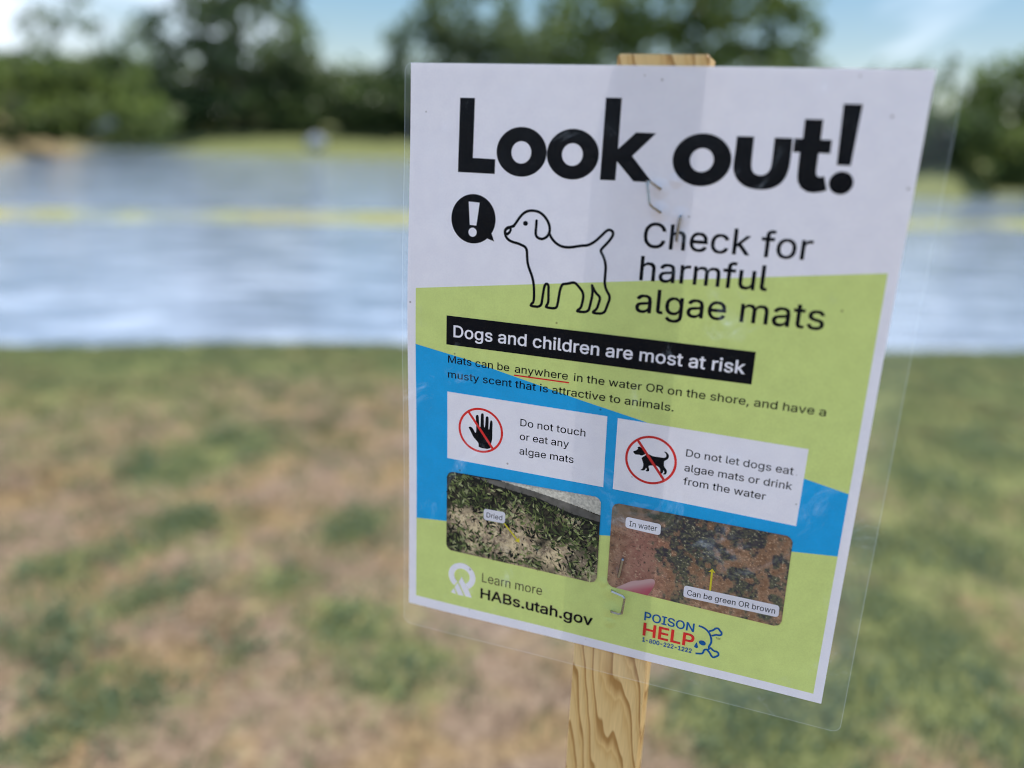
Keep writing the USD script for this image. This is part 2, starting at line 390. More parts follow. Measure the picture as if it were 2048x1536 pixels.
def clump(n, h, spread_, wide, seed):
    r = np.random.default_rng(seed)
    vs, fs = [], []
    for i in range(n):
        b = np.r_[r.normal(0, spread_, 2), 0]
        az, lean, hh = r.uniform(0, 6.28), r.uniform(0.15, 0.9), h * r.uniform(0.5, 1.15)
        d = np.array([math.cos(az), math.sin(az), 0]); s = np.array([-d[1], d[0], 0]) * wide * r.uniform(0.6, 1.2)
        m = b + d * lean * hh * 0.35 + [0, 0, hh * 0.6]
        t = b + d * lean * hh + [0, 0, hh * (1 - 0.35 * lean)]
        k = len(vs) * 5
        vs.append(np.array([b - s, b + s, m - s * 0.8, m + s * 0.8, t]))
        fs += [[k, k + 1, k + 3], [k, k + 3, k + 2], [k + 2, k + 3, k + 4]]
    return np.vstack(vs), np.array(fs)


def scatter(name, protos, material, pts, scales, label, cat):
    inst = UsdGeom.PointInstancer.Define(stage, "/World/" + numbered("/World", name))
    for i, pmesh in enumerate(protos):
        m = usdkit.mesh(stage, f"{inst.GetPath()}/blades{'' if i == 0 else f'_{i:03d}'}", pmesh, material)
        inst.GetPrototypesRel().AddTarget(m.GetPath())
    n = len(pts)
    inst.CreateProtoIndicesAttr(Vt.IntArray.FromNumpy(rng.integers(0, len(protos), n).astype(np.int32)))
    inst.CreatePositionsAttr(Vt.Vec3fArray.FromNumpy(pts.astype(np.float32)))
    inst.CreateScalesAttr(Vt.Vec3fArray.FromNumpy(np.repeat(scales[:, None], 3, 1).astype(np.float32)))
    ang = rng.uniform(0, math.pi, n)
    inst.CreateOrientationsAttr(Vt.QuathArray([Gf.Quath(float(math.cos(q)), 0, 0, float(math.sin(q))) for q in ang]))
    tag(inst, label, cat, kind="stuff")


def lawn_points(n, weight):
    x, y = rng.uniform(-6.5, 4.2, n * 6), rng.uniform(0.2, 7.3, n * 6)
    near, _ = inside(x, y)
    az = np.degrees(np.arctan2(x - EYE[0], y - EYE[1]))
    ok = (near < -0.12) & (az > -68) & (az < 30)
    x, y, near = x[ok], y[ok], near[ok]
    p = np.clip(weight(x, y, near), 0, 1)
    keep = rng.uniform(0, 1, len(x)) < p
    x, y = x[keep][:n], y[keep][:n]
    return np.stack([x, y, height(x, y) - 0.004], -1)


def green_w(x, y, near):
    q = meshkit.fbm(np.stack([x * 4.2, y * 4.2, 0 * x], -1), 3, 31)
    big = meshkit.fbm(np.stack([x * 0.8, y * 0.8, 0 * x], -1), 2, 44)
    w_ = np.clip((q - 0.56) * 5 + (big - 0.5) * 1.5, 0, 0.5) * 0.5 + 0.25 * np.clip((x - 0.1) / 0.7, 0, 1) + np.interp(-near, [0, 1.2, 2.4, 4.0], [0.75, 0.55, 0.25, 0.0])
    for cx_, cy_, cr_ in CLUMPS:
        w_ = w_ + 1.3 * np.exp(-((x - cx_) ** 2 + (y - cy_) ** 2) / (1.1 * cr_) ** 2)
    return w_


def dry_w(x, y, near):
    q = meshkit.fbm(np.stack([x * 4.2, y * 4.2, 0 * x], -1), 3, 31)
    return np.clip((0.55 - q) * 5, 0.05, 0.9)


pts = lawn_points(9500, green_w)
scatter("green_grass", [clump(22, 0.026, 0.024, 0.0015, s) for s in range(3)], GRASS_GREEN, pts, rng.uniform(0.6, 1.5, len(pts)), "low green grass tufts spread over the dry lawn", "grass")
pts = lawn_points(5500, dry_w)
scatter("dry_grass", [clump(18, 0.022, 0.03, 0.0012, 10 + s) for s in range(3)], GRASS_DRY, pts, rng.uniform(0.6, 1.4, len(pts)), "straw coloured dead grass lying on the bare soil", "dry grass")
pts = []
for cx_, cy_, cr_ in CLUMPS:
    k_ = max(4, int(cr_ * 80))
    q_ = rng.normal(0, cr_ * 0.55, (k_, 2)) + [cx_, cy_]
    pts.append(np.c_[q_, height(q_[:, 0], q_[:, 1]) - 0.004])
pts = np.vstack(pts)
scatter("ground_weeds", [clump(20, 0.026, 0.034, 0.0042, 20 + s) for s in range(3)], WEED, pts, rng.uniform(0.7, 1.6, len(pts)), "broad leaved green weeds in low clumps on the lawn", "weeds")

# ------------------------------------------------------------------ trees on the far bank


def polar(az, r):
    a_ = math.radians(az)
    x, y = EYE[0] + r * math.sin(a_), EYE[1] + r * math.cos(a_)
    return np.array([x, y, float(height(np.array([x]), np.array([y]))[0])])


def tree(name, label, az, r, blobs, material, n, size, trunk=None, group=None, seed=1, cat="tree"):
    """blobs: (across, up, half width, half height) in metres, seen from the near shore; the crown is a cloud of leaf clumps."""
    rg = np.random.default_rng(seed)
    n = int(n * 0.62)
    size *= 0.9
    base = polar(az, r)
    a_ = math.radians(az)
    across, depth = np.array([math.cos(a_), -math.sin(a_), 0]), np.array([math.sin(a_), math.cos(a_), 0])
    t = thing(name, label, cat, base, group)
    vol = np.array([b[2] ** 2 * b[3] for b in blobs]) ** 0.75
    pick = rg.choice(len(blobs), n, p=vol / vol.sum())
    B = np.array(blobs)[pick]
    d = rg.normal(size=(n, 3)); d /= np.linalg.norm(d, axis=1, keepdims=True)
    rad = rg.uniform(0.35, 1.0, n) ** 0.5
    lump = 0.72 + 0.56 * meshkit.noise(d * 2.6 + pick[:, None] * 7.3, seed)
    q = d * (rad * lump)[:, None]
    c = base + across * (B[:, 0] + q[:, 0] * B[:, 2])[:, None] + depth * (q[:, 1] * B[:, 2] * 0.9)[:, None]
    c[:, 2] += B[:, 1] + q[:, 2] * B[:, 3]
    c[:, 2] = np.maximum(c[:, 2], base[2] + 0.05)
    keep = meshkit.noise(c * 0.9, seed + 3) > 0.36
    c = c[keep]; n = len(c)
    u = rg.normal(size=(n, 3)); u /= np.linalg.norm(u, axis=1, keepdims=True)
    v = np.cross(u, rg.normal(size=(n, 3))); v /= np.linalg.norm(v, axis=1, keepdims=True)
    s = size * rg.uniform(0.5, 1.2, n)[:, None]
    quad = np.stack([c - u * s, c - v * s * 0.55, c + u * s, c + v * s * 0.55], 1).reshape(-1, 3)
    k = np.arange(n) * 4
    obj("crown", (quad, np.vstack([np.c_[k, k + 1, k + 2], np.c_[k, k + 2, k + 3]])), material, t)
    if trunk:
        hgt, rad0 = trunk
        parts = [tube([base + [0, 0, -0.2], base + [0, 0, hgt * 0.4] + across * 0.1, base + [0, 0, hgt]], [rad0 * 1.25, rad0, rad0 * 0.4], 8)]
        for b in blobs:
            tip = base + across * b[0] * 0.9 + [0, 0, b[1]]
            st = base + [0, 0, hgt * rg.uniform(0.35, 0.7)]
            parts.append(tube([st, (st + tip) / 2 + [0, 0, 0.25], tip], [rad0 * 0.55, rad0 * 0.35, rad0 * 0.12], 5))
        obj("trunk", join(parts), BARK, t, smooth=True)
    return t


BANK = "trees along the far bank"
tree("bank_tree", "broad dark green tree mass at the far left of the opposite bank", -50.5, 33, [(-4, 1.2, 3.4, 1.6), (0, 1.1, 2.6, 1.65), (3.1, 1.0, 2.2, 1.5), (1.7, 1.7, 1.2, 1.0)], LEAF_OLIVE, 5200, 0.34, (1.6, 0.16), BANK, 11)
tree("bank_tree", "low dark bushy tree below the thin pale tree on the left", -45.6, 49, [(-3, 1.7, 2.6, 1.8), (0.5, 1.9, 2.4, 2.0), (3.2, 1.5, 2.0, 1.6)], LEAF_DEEP, 4200, 0.36, (1.6, 0.15), BANK, 12)
tree("bank_tree", "thin pale grey tree with sky showing through, left of the tallest tree", -45.0, 62, [(-3.6, 5.0, 1.4, 1.6), (-1.2, 6.2, 1.3, 1.3), (1.7, 4.6, 1.1, 1.6), (0.2, 3.0, 1.8, 1.4)], LEAF_GREY, 1500, 0.30, (6.0, 0.16), BANK, 13)
tree("bank_tree", "tallest dense grey green tree left of the sign, crown out of the frame", -37.6, 47, [(-0.2, 7.4, 3.0, 2.2), (0.6, 4.2, 3.4, 2.4), (-2.2, 2.6, 2.4, 2.2), (2.4, 2.4, 2.2, 2.0), (-3.2, 4.4, 1.5, 1.4)], LEAF_GREY, 7000, 0.36, (6.5, 0.3), BANK, 14)
tree("bank_bush", "low bushes in the shade under the tallest tree left of the sign", -38.0, 45, [(-2.6, 0.8, 1.8, 1.1), (0.4, 0.9, 2.0, 1.2), (2.8, 0.8, 1.6, 1.1)], LEAF_DEEP, 3000, 0.28, None, BANK, 24, "bush")
tree("bank_tree", "dim tree filling the gap between the two tall trees behind the sign's top edge", -17.8, 55, [(-1, 4.6, 2.4, 2.0), (1.4, 5.8, 2.0, 1.8), (0, 2.4, 3.6, 2.2)], LEAF_OLIVE, 5000, 0.36, (5, 0.25), BANK, 25)
tree("poplar_tree", "narrow upright tree beside the tallest tree left of the sign", -34.0, 52, [(0, 7.0, 0.55, 1.8), (0.05, 4.0, 0.8, 2.4), (0, 9.2, 0.3, 1.0)], LEAF_DEEP, 1300, 0.26, (8, 0.12), BANK, 15)
tree("bank_tree", "low dark round tree on the far bank just left of the sign", -31.0, 47, [(-2.2, 1.8, 2.2, 1.9), (1.2, 1.6, 2.4, 1.6), (3.6, 1.5, 1.8, 1.5)], LEAF_DEEP, 4600, 0.34, (1.7, 0.16), BANK, 16)
tree("bank_tree", "dark tall tree rising behind the left end of the sign's top edge", -22.8, 52, [(0, 7.0, 3.4, 2.6), (-2.8, 4.6, 2.4, 2.4), (2.4, 4.2, 2.6, 2.4), (0.4, 2.4, 4.0, 2.2)], LEAF_GREY, 7000, 0.38, (6, 0.3), BANK, 17)
tree("bank_tree", "sunlit olive tree rising behind the wooden stake's top", -12.0, 47, [(-2.6, 6.4, 2.6, 2.2), (1.4, 7.0, 2.8, 2.0), (0, 3.6, 4.6, 2.6), (4.0, 5.8, 1.6, 1.6)], LEAF_BRIGHT, 7200, 0.36, (6, 0.3), BANK, 18)
tree("bank_tree", "olive tree whose edge meets the open sky above the exclamation mark", -4.6, 45, [(-0.8, 6.6, 2.4, 1.7), (1.7, 5.6, 1.8, 1.5), (0, 3.0, 3.6, 2.4)], LEAF_BRIGHT, 5200, 0.34, (5, 0.25), BANK, 19)
tree("bank_tree", "sparse pale tree right behind the sign's top right corner", 4.6, 56, [(-1.0, 3.6, 1.2, 1.6), (1.4, 4.4, 1.4, 1.5), (0.2, 2.0, 2.0, 1.6)], LEAF_GREY, 1500, 0.32, (4, 0.14), BANK, 20)
tree("bank_tree", "green leafy tree at the right edge of the picture", 11.6, 42, [(-2.6, 1.5, 1.7, 1.7), (-1.0, 2.3, 2.0, 2.1), (1.2, 2.6, 2.4, 2.4), (4.2, 2.6, 2.6, 2.6), (0.5, 0.9, 3.0, 1.2)], LEAF_BRIGHT, 8200, 0.30, (2.2, 0.2), BANK, 21)
tree("bank_tree", "dark low tree on the bank right beside the sign", 7.2, 33, [(-0.9, 1.0, 1.2, 1.2), (0.7, 0.9, 1.1, 1.1)], LEAF_DEEP, 1800, 0.24, (1.0, 0.1), BANK, 22)
tree("bank_hedge", "continuous low green thicket along the far bank left of the sign", -39.5, 50.5, [(-9.5, 1.3, 2.6, 1.7), (-6.2, 1.5, 2.6, 1.9), (-2.8, 1.2, 2.4, 1.6), (0.8, 1.5, 2.6, 1.9), (4.2, 1.7, 2.6, 2.0), (7.4, 1.8, 2.4, 2.0), (10.2, 1.7, 2.4, 2.0)], LEAF_OLIVE, 12000, 0.34, None, BANK, 26, "thicket")
tree("bank_bush", "dense bushes coming down to the water at the right edge of the picture", 10.2, 33.5, [(-2.0, 0.55, 1.2, 0.9), (-0.4, 0.8, 1.4, 1.2), (1.4, 0.9, 1.4, 1.3), (3.0, 1.0, 1.6, 1.4)], LEAF_OLIVE, 5200, 0.24, None, BANK, 27, "bush")

# boulders and mounds on the far bank
rb = np.random.default_rng(3)


def boulder(az, r, sx, sz, label, lift=0.0):
    m = trimesh.creation.icosphere(3, 1.0)
    v = np.array(m.vertices)
    v *= (0.75 + 0.5 * meshkit.fbm(v * 1.7 + az, 3, 8))[:, None]
    b = polar(az, r)
    t = obj("boulder", (v * [sx, sx * 0.7, sz] + b + [0, 0, sz * 0.45 + lift], m.faces), ROCK, smooth=True)
    tag(t, label, "boulder")


boulder(-45.6, 43.5 + 4.0, 0.62, 0.55, "pale grey boulder on the left part of the far bank")
boulder(-32.9, 41.8, 0.5, 0.34, "small pale boulder on the grassy bank left of the sign")

# ------------------------------------------------------------------ caution tape along the near shore
tp = np.array([(-4.75, 1.45, 0.70), (-3.32, 2.42, 0.715), (-2.63, 2.94, 0.72), (-1.77, 3.41, 0.72), (-0.5, 4.0, 0.745), (0.75, 4.62, 0.78), (1.29, 4.82, 0.80), (2.5, 5.2, 0.86)])
s_ = np.r_[0, np.cumsum(np.linalg.norm(np.diff(tp, axis=0), axis=1))]
ss = np.linspace(0, s_[-1], 260)
line = np.stack([np.interp(ss, s_, tp[:, k]) for k in range(3)], -1)
line = np.apply_along_axis(lambda c: np.convolve(np.pad(c, 9, mode="edge"), np.ones(19) / 19, "valid"), 0, line)
line[:, 2] += 0.006 * np.sin(ss * 2.1)
tw = 0.35 * np.sin(ss * 1.7) + 0.4 * np.sin(ss * 4.3 + 1.0) + 0.2 * np.sin(ss * 9.0)
side = np.gradient(line, axis=0); side /= np.linalg.norm(side, axis=1, keepdims=True)
out = np.cross(side, [0, 0, 1.0])
wide = (np.cos(tw)[:, None] * np.array([0, 0, 1.0]) + np.sin(tw)[:, None] * out) * 0.030
tv = np.stack([line - wide, line - wide * 0.3 + out * 0.002, line + wide * 0.3 - out * 0.002, line + wide], 1).reshape(-1, 3)
tf = []
for i in range(len(line) - 1):
    for j in range(3):
        k = i * 4 + j
        tf += [[k, k + 4, k + 5], [k, k + 5, k + 1]]
t = obj("barrier_tape", (tv, np.array(tf)), TAPE, smooth=True)
tag(t, "twisted yellow plastic tape strung along the near shore in front of the water", "tape")

# ------------------------------------------------------------------ the wooden stake
st = thing("wooden_stake", "plain pine stake carrying the laminated sign, grain running down its face", "stake", (0.114, 0.012, 0))
x0, x1, yf, yb, ztop = 0.0950, 0.1330, 0.0006, 0.0206, ZT + 0.0047
prof = box(x0, yf, x1, yb).buffer(-0.0008).buffer(0.0008, quad_segs=3)
zs = np.r_[-0.25, np.linspace(0, ztop - 0.001, 60), ztop]
ring = np.array(prof.exterior.coords)[:-1]
ring = np.array(LineString(np.vstack([ring, ring[:1]])).segmentize(0.006).coords)[:-1]
sv = []
for i, z in enumerate(zs):
    sh = 0.0008 if i == len(zs) - 1 else 0
    cc = np.array([(x0 + x1) / 2, (yf + yb) / 2])
    q = cc + (ring - cc) * (1 - sh / 0.012)
    wob = (meshkit.noise(np.c_[ring * 60, np.full(len(ring), z * 9)], 4) - 0.5) * 0.0007
    q[:, 0] += wob + 0.0006 * (ztop - z)
    q[:, 1] += np.where(ring[:, 1] > yf + 0.003, wob, 0) + 0.0002
    sv.append(np.c_[q, np.full(len(q), z)])
sv = np.array(sv); m_, k_ = sv.shape[:2]
sf = []
for i in range(m_ - 1):
    for j in range(k_):
        l = (j + 1) % k_
        sf += [[i * k_ + j, i * k_ + l, (i + 1) * k_ + l], [i * k_ + j, (i + 1) * k_ + l, (i + 1) * k_ + j]]
vv = sv.reshape(-1, 3)
nn = len(vv)
vv = np.vstack([vv, sv[-1].mean(0)])
sf += [[nn, (m_ - 1) * k_ + j, (m_ - 1) * k_ + (j + 1) % k_] for j in range(k_)]
obj("shaft", (vv, np.array(sf)), WOOD, st, smooth=30)

# ------------------------------------------------------------------ the sign
# outlines of the printed shapes, millimetres on the sheet (right, down from its top left corner)
SHAPES = {
    'L': [[24.65,14.39],[31.88,14.33],[31.73,40.11],[42.66,40.2],[42.7,46.65],[24.58,46.69]],
    'k': [[91.64,12.75],[98.47,12.75],[98.53,33.34],[105.71,26.32],[114.28,26.33],[104.92,35.98],[114.44,46.36],[106.31,46.36],[98.48,38.48],[98.43,46.46],[91.59,46.55]],
    'o1': [[54.95,36.52,11.83,10.66],[54.91,36.69,4.66,4.79]],
    'o2': [[78.59,36.48,11.81,10.64],[78.49,36.56,4.69,4.75]],
    'o3': [[134.1,36.21,12.07,10.55],[134.14,36.26,4.81,4.77]],
    'u': [[147.16,26.23],[153.92,26.18],[154.02,32.18],[154.08,37.0],[154.7,39.39],[156.06,40.78],[158.17,41.26],[160.23,40.61],[161.63,39.03],[162.06,36.61],[161.98,32.35],[161.87,26.25],[168.75,26.19],[169.03,33.62],[168.96,37.33],[168.26,41.1],[166.31,44.32],[162.83,46.25],[158.87,46.81],[154.49,46.46],[151.05,45.02],[148.44,42.44],[147.21,39.5],[147.0,36.8],[147.19,31.94]],
    't': [[172.37,18.83],[179.17,18.82],[179.29,26.29],[183.44,26.28],[183.54,31.44],[179.22,31.48],[179.27,38.65],[179.66,39.95],[180.68,40.58],[181.78,40.37],[182.55,40.06],[184.27,45.52],[182.01,46.3],[179.49,46.77],[176.86,46.5],[174.3,45.04],[172.83,42.72],[172.4,40.34],[172.12,31.48],[169.52,31.44],[169.43,26.21],[172.58,26.19]],
    'ex': [[185.73,12.83],[192.59,12.8],[191.67,35.67],[186.54,35.66]],
    'exdot': [189.15,42.39,4.52,4.43],
    'bub': [33.08,67.34,11.04,11.23],
    'bubtail': [[40.62,75.84],[43.87,76.85],[42.54,73.48],[39.74,73.32]],
    'bubex': [[30.67,59.83],[35.72,59.97],[34.58,70.05],[31.65,69.98]],
    'bubdot': [32.98,73.44,2.05,2.09],
    'dog1': [[51.64,69.64],[53.1,69.07],[54.25,67.38],[55.61,65.22],[57.45,63.03],[59.59,61.89],[62.01,61.59],[64.46,61.88],[66.71,63.08],[68.78,65.2],[70.05,67.61],[70.37,69.63],[70.14,71.25],[69.04,72.93],[67.4,73.89],[65.69,73.88],[64.18,73.08],[63.69,71.51],[63.81,68.75],[63.84,66.01]],
    'dog2': [[53.11,69.16],[51.64,69.64],[50.16,69.98],[49.11,70.99],[48.88,72.16],[49.37,73.99],[50.71,75.52],[53.0,76.41],[55.51,76.77],[57.54,77.44],[59.16,78.1],[60.03,79.43],[60.33,82.91],[60.79,85.69],[61.89,88.41],[63.3,91.36],[64.24,94.83],[64.6,98.61],[64.74,102.92],[63.41,104.26],[63.26,105.1],[68.3,105.05],[68.79,100.58],[69.39,94.09],[71.35,94.0],[71.49,97.92],[71.78,102.67],[70.78,104.21],[70.72,104.94],[75.71,105.04],[76.27,102.2],[77.18,93.49],[80.06,93.07],[83.59,91.89],[85.65,93.94],[87.47,95.86],[88.09,97.91],[87.8,100.53],[87.29,103.43],[85.68,104.64],[85.63,105.32],[90.76,105.05],[91.47,101.57],[92.27,96.32],[91.66,92.65]],
    'dog3': [[91.66,92.65],[93.41,95.74],[95.92,97.59],[95.41,100.22],[94.68,103.12],[93.11,104.46],[93.02,105.18],[98.15,105.01],[99.27,101.22],[100.48,96.99],[98.24,94.1],[97.3,91.18],[97.29,87.04],[97.28,83.39],[96.15,79.85],[94.45,77.27],[94.48,76.37],[97.45,72.97],[99.29,70.15],[99.39,68.58],[98.39,67.63],[97.23,67.54],[96.13,68.16],[94.01,70.55],[91.43,73.23],[88.3,75.15],[85.48,75.38],[81.29,76.45],[78.45,76.77],[75.54,76.32],[73.04,74.91],[71.22,72.99],[70.5,71.68]],
    'nose': [[49.21,70.98],[50.42,70.1],[51.9,69.85],[52.11,70.99],[51.49,72.43],[50.35,73.45],[49.31,72.83]],
    'noselit': [[49.52,72.12],[49.97,71.15],[51.09,70.61],[50.99,71.45],[50.03,72.31]],
    'eye': [58.65,67.53,1.18,1.09],
    'hand': [[33.33,170.26],[33.71,169.91],[34.78,169.73],[35.66,170.36],[36.85,172.38],[37.44,172.67],[37.54,169.77],[37.34,167.11],[37.13,163.71],[37.46,162.99],[38.22,162.77],[38.65,163.28],[38.88,165.34],[39.09,168.36],[39.49,169.16],[39.77,168.83],[39.84,165.18],[39.9,162.32],[40.3,161.65],[40.97,161.55],[41.42,162.08],[41.48,165.3],[41.63,168.72],[42.14,169.02],[42.31,166.32],[42.47,163.44],[42.9,162.84],[43.66,162.83],[44.05,163.57],[44.02,166.42],[44.0,169.58],[44.48,169.69],[44.71,167.07],[44.85,165.15],[45.31,164.51],[45.88,164.79],[46.2,166.07],[46.12,170.28],[46.21,173.72],[45.98,175.87],[45.53,177.11],[45.32,180.24],[38.95,180.28],[39.01,178.61],[38.5,177.34],[36.33,175.37],[35.53,174.15],[34.33,171.83]],
    'ring1': [39.88,170.88,11.91,11.97],
    'slash1': [[33.31,162.01],[46.65,179.62]],
    'dogsil': [[[116.72,168.85],[117.15,168.48],[118.06,168.22],[119.06,166.97],[118.56,166.46],[119.34,165.93],[120.08,166.0],[121.5,167.53],[122.63,168.91],[122.39,169.31],[121.53,169.99],[120.63,170.25],[119.68,169.98],[118.22,170.17],[117.65,169.98],[117.04,169.39]],[[120.91,171.39],[121.76,170.54],[122.79,169.67],[123.81,168.71],[124.96,169.29],[126.64,169.69],[129.0,169.57],[131.0,169.61],[131.88,169.35],[132.35,168.59],[132.17,167.64],[131.65,166.95],[130.89,166.55],[131.6,166.37],[132.53,166.7],[133.24,167.45],[133.56,168.37],[133.34,169.49],[132.61,170.4],[131.5,171.09],[131.54,172.46],[131.75,173.8],[132.57,174.74],[133.3,175.69],[133.3,176.68],[132.85,177.75],[131.49,177.81],[131.55,177.5],[132.23,176.98],[132.08,176.31],[131.56,175.61],[131.58,176.8],[131.02,177.6],[130.47,177.6],[130.14,177.06],[130.2,175.66],[129.66,174.77],[128.68,174.06],[127.4,174.09],[124.51,174.61],[124.7,175.67],[125.13,176.39],[124.96,177.62],[123.49,177.69],[123.37,177.41],[123.97,176.8],[123.72,176.15],[123.43,176.0],[123.15,176.95],[122.46,177.57],[121.07,177.63],[121.05,177.29],[121.92,176.67],[122.14,174.94],[121.93,173.59],[121.38,172.49]]],
    'ring2': [125.34,171.79,12.18,12.01],
    'slash2': [[118.43,162.75],[132.2,180.46]],
    'logoring': [[23.81,255.97],[39.42,254.74],[30.15,247.61],[27.09,255.2],[36.19,255.51],[30.91,251.03]],
    'logoA': [[31.45,255.75],[33.68,259.74],[35.45,262.42],[37.53,266.99],[33.86,266.83],[29.74,259.09]],
    'logoB': [[29.24,259.74],[33.01,266.95],[29.58,266.99],[27.51,262.75]],
    'logoC': [[27.09,263.57],[28.55,266.89],[25.34,266.42]],
    'logocut': [[28.97,259.01],[26.9,262.45],[24.6,268.13],[37.65,268.48],[34.9,261.13],[33.84,259.7],[31.43,254.88]],
    'skull': [[[156.09,252.84],[158.46,253.25],[160.59,254.49],[161.88,256.22],[162.76,258.58],[162.92,260.62],[162.15,262.66],[162.02,263.48],[162.54,264.13]],[[156.19,268.41],[159.15,267.84],[159.74,267.01],[160.0,265.36],[160.84,264.86],[161.73,264.88],[162.51,263.87]],[[161.26,254.57],[163.13,253.55],[164.07,252.14],[165.36,251.93],[166.14,253.01],[167.1,253.78],[167.13,255.06],[166.0,255.63],[164.68,255.59],[162.82,256.74]],[[161.53,265.07],[162.76,266.17],[163.85,267.97],[164.8,268.49],[165.82,267.68],[167.03,266.68],[166.87,265.28],[165.7,264.69],[164.61,264.86],[162.67,263.31]]],
    'skulleye': [[157.01,261.45],[157.7,260.53],[159.02,260.38],[160.19,260.98],[160.53,262.06],[159.96,262.95],[158.64,263.11],[157.35,262.54]],
    'skullnose': [[156.1,262.36],[156.92,264.76],[156.19,265.23],[155.23,264.7]],
    'thumb': [[113.33,242.62],[117.53,239.62],[121.95,236.26],[126.5,235.04],[129.82,233.4],[132.35,232.8],[133.37,234.49],[132.51,237.61],[130.6,241.99],[129.55,243.23],[123.73,243.36],[117.83,243.17]],
    'thumbhi': [[114.8,242.46],[118.74,239.98],[122.61,237.08],[126.6,236.12],[132.44,233.74],[132.28,235.08],[126.77,238.03],[120.64,241.49],[116.61,242.81]],
    'ledgetop': [[48.56,195.85],[77.48,194.47],[102.63,195.91],[104.04,204.25],[88.93,201.52],[69.28,198.38],[52.63,196.26]],
    'ledgeface': [[34.47,196.4],[52.63,196.26],[69.28,198.38],[88.93,201.52],[103.86,205.45],[103.8,208.36],[89.25,206.71],[72.27,201.91],[49.25,199.28]],
}

SW, SH = 215.9, 279.4


def sheet(u, v, h):
    """A point of the sheet: millimetres right and down from its top left corner, h millimetres towards the reader. The left half bellies out a little."""
    u, v, h = (np.asarray(k, float) for k in (u, v, h))
    belly = 2.8 * (1 - np.clip(u, -10, SW) / SW) * np.exp(-((v - 112) / 60) ** 2)
    wave = 0.35 * np.exp(-((u - SW) / 40) ** 2) * np.sin(v / 21.0) + 0.25 * np.exp(-((v - SH) / 30) ** 2) * np.sin(u / 17.0)
    return np.stack([u / 1000, -(belly + wave + h) / 1000, ZT - v / 1000], -1)


def flat(shape, h, size=9.0):
    """Triangles of a flat shape (mm) laid on the sheet."""
    vs, fs, k = [], [], 0
    for gmt in getattr(shape, "geoms", [shape]):
        if gmt.geom_type != "Polygon" or gmt.area < 0.002:
            continue
        v, f = trimesh.creation.triangulate_polygon(gmt, engine="earcut")
        v3, f = trimesh.remesh.subdivide_to_size(np.c_[v, np.zeros(len(v))], f, size, max_iter=12)
        vs.append(v3[:, :2]); fs.append(f + k); k += len(v3)
    v, f = np.vstack(vs), np.vstack(fs)
    p = sheet(v[:, 0], v[:, 1], h)
    nrm = np.cross(p[f[:, 1]] - p[f[:, 0]], p[f[:, 2]] - p[f[:, 0]])
    f[nrm[:, 1] > 0] = f[nrm[:, 1] > 0][:, ::-1]
    return p, f


def smooth_curve(pts, closed=False, n=3):
    """Rounds a traced outline by corner cutting."""
    p = np.array(pts, float)
    for _ in range(n):
        q = np.roll(p, -1, 0) if closed else p[1:]
        b = p if closed else p[:-1]
        new = np.stack([0.75 * b + 0.25 * q, 0.25 * b + 0.75 * q], 1).reshape(-1, 2)
        p = new if closed else np.vstack([p[:1], new, p[-1:]])
    return p


def circle(c, grow=0.0):
    r = (c[2] + c[3]) / 2 + grow
    return Point(c[0], c[1]).buffer(r, quad_segs=32)


def oval(c):
    return affinity.scale(Point(c[0], c[1]).buffer(1, quad_segs=32), c[2], c[3])


def text(s, left, right, base_l, base_r, cap, weight=0.0, track=0.0):
    """Lettering in mm: first letter's left edge, last letter's right edge, baseline, capital height; weight thickens the strokes (share of cap)."""
    m = meshkit.text_mesh(s, 10.0, depth=1.0)
    top = np.isclose(m.vertices[m.faces][:, :, 2], 1.0).all(1)
    tri = m.vertices[m.faces[top]][:, :, :2]
    g_ = shapely.union_all(shapely.polygons(np.concatenate([tri, tri[:, :1]], 1)).tolist(), grid_size=0.001)
    if weight:
        g_ = g_.buffer(weight * 10, join_style="mitre", mitre_limit=2)
    g_ = g_.simplify(0.03)
    bx = g_.bounds
    g_ = affinity.affine_transform(g_, [(right - left) / (bx[2] - bx[0]), 0, 0, -cap / (10.0 + 2 * 10 * weight), left - bx[0] * (right - left) / (bx[2] - bx[0]), 0])
    return affinity.affine_transform(g_, [1, 0, (base_r - base_l) / (right - left), 1, 0, base_l - left * (base_r - base_l) / (right - left)])


S = SHAPES
layers = []          # (key, parent key, name, shape, material)


def layer(key, parent, name, shape, material):
    layers.append((key, parent, name, shape.buffer(0), material))


page = box(0, 0, SW, SH)
layer("paper", None, "paper_sheet", page, WHITE)
left, right = 4.4, 211.8
layer("green", None, "green_field", Polygon([(left, 102.3), (right, 76.2), (right, 275.1), (left, 273.7)]), GREEN)
blue = [(left, 130.4), (30, 134.6), (60, 141.0), (90, 147.4), (118.6, 152.9), (150, 159.8), (193.6, 168.7), (right, 172.4), (right, 202.8), (160, 207.8), (110, 214.6), (60, 221.3), (left, 226.6)]
layer("blue", None, "blue_band", Polygon(blue), BLUE)
head = shapely.union_all([
    Polygon(S["L"]), Polygon(S["k"]), *[oval([S[k][0][0], S[k][0][1], S[k][0][2] - 0.04, S[k][0][3]]).difference(oval(S[k][1])) for k in ("o1", "o2", "o3")],
    Polygon(smooth_curve(S["u"][2:11] + [], False, 2).tolist() + S["u"][11:14] + smooth_curve(S["u"][14:], False, 2).tolist() + S["u"][:2]).buffer(0),
    Polygon(S["t"]).buffer(0.25).buffer(-0.25), Polygon(S["ex"]), oval(S["exdot"])])
layer("headline", None, "headline", head, BLACK)
layer("bubble", None, "speech_bubble", oval(S["bub"]).union(Polygon(S["bubtail"])), BLACK)
layer("bubble_mark", "bubble", "exclamation_mark", Polygon(S["bubex"]).buffer(0.2).union(oval(S["bubdot"])), WHITE)
pen = 0.62
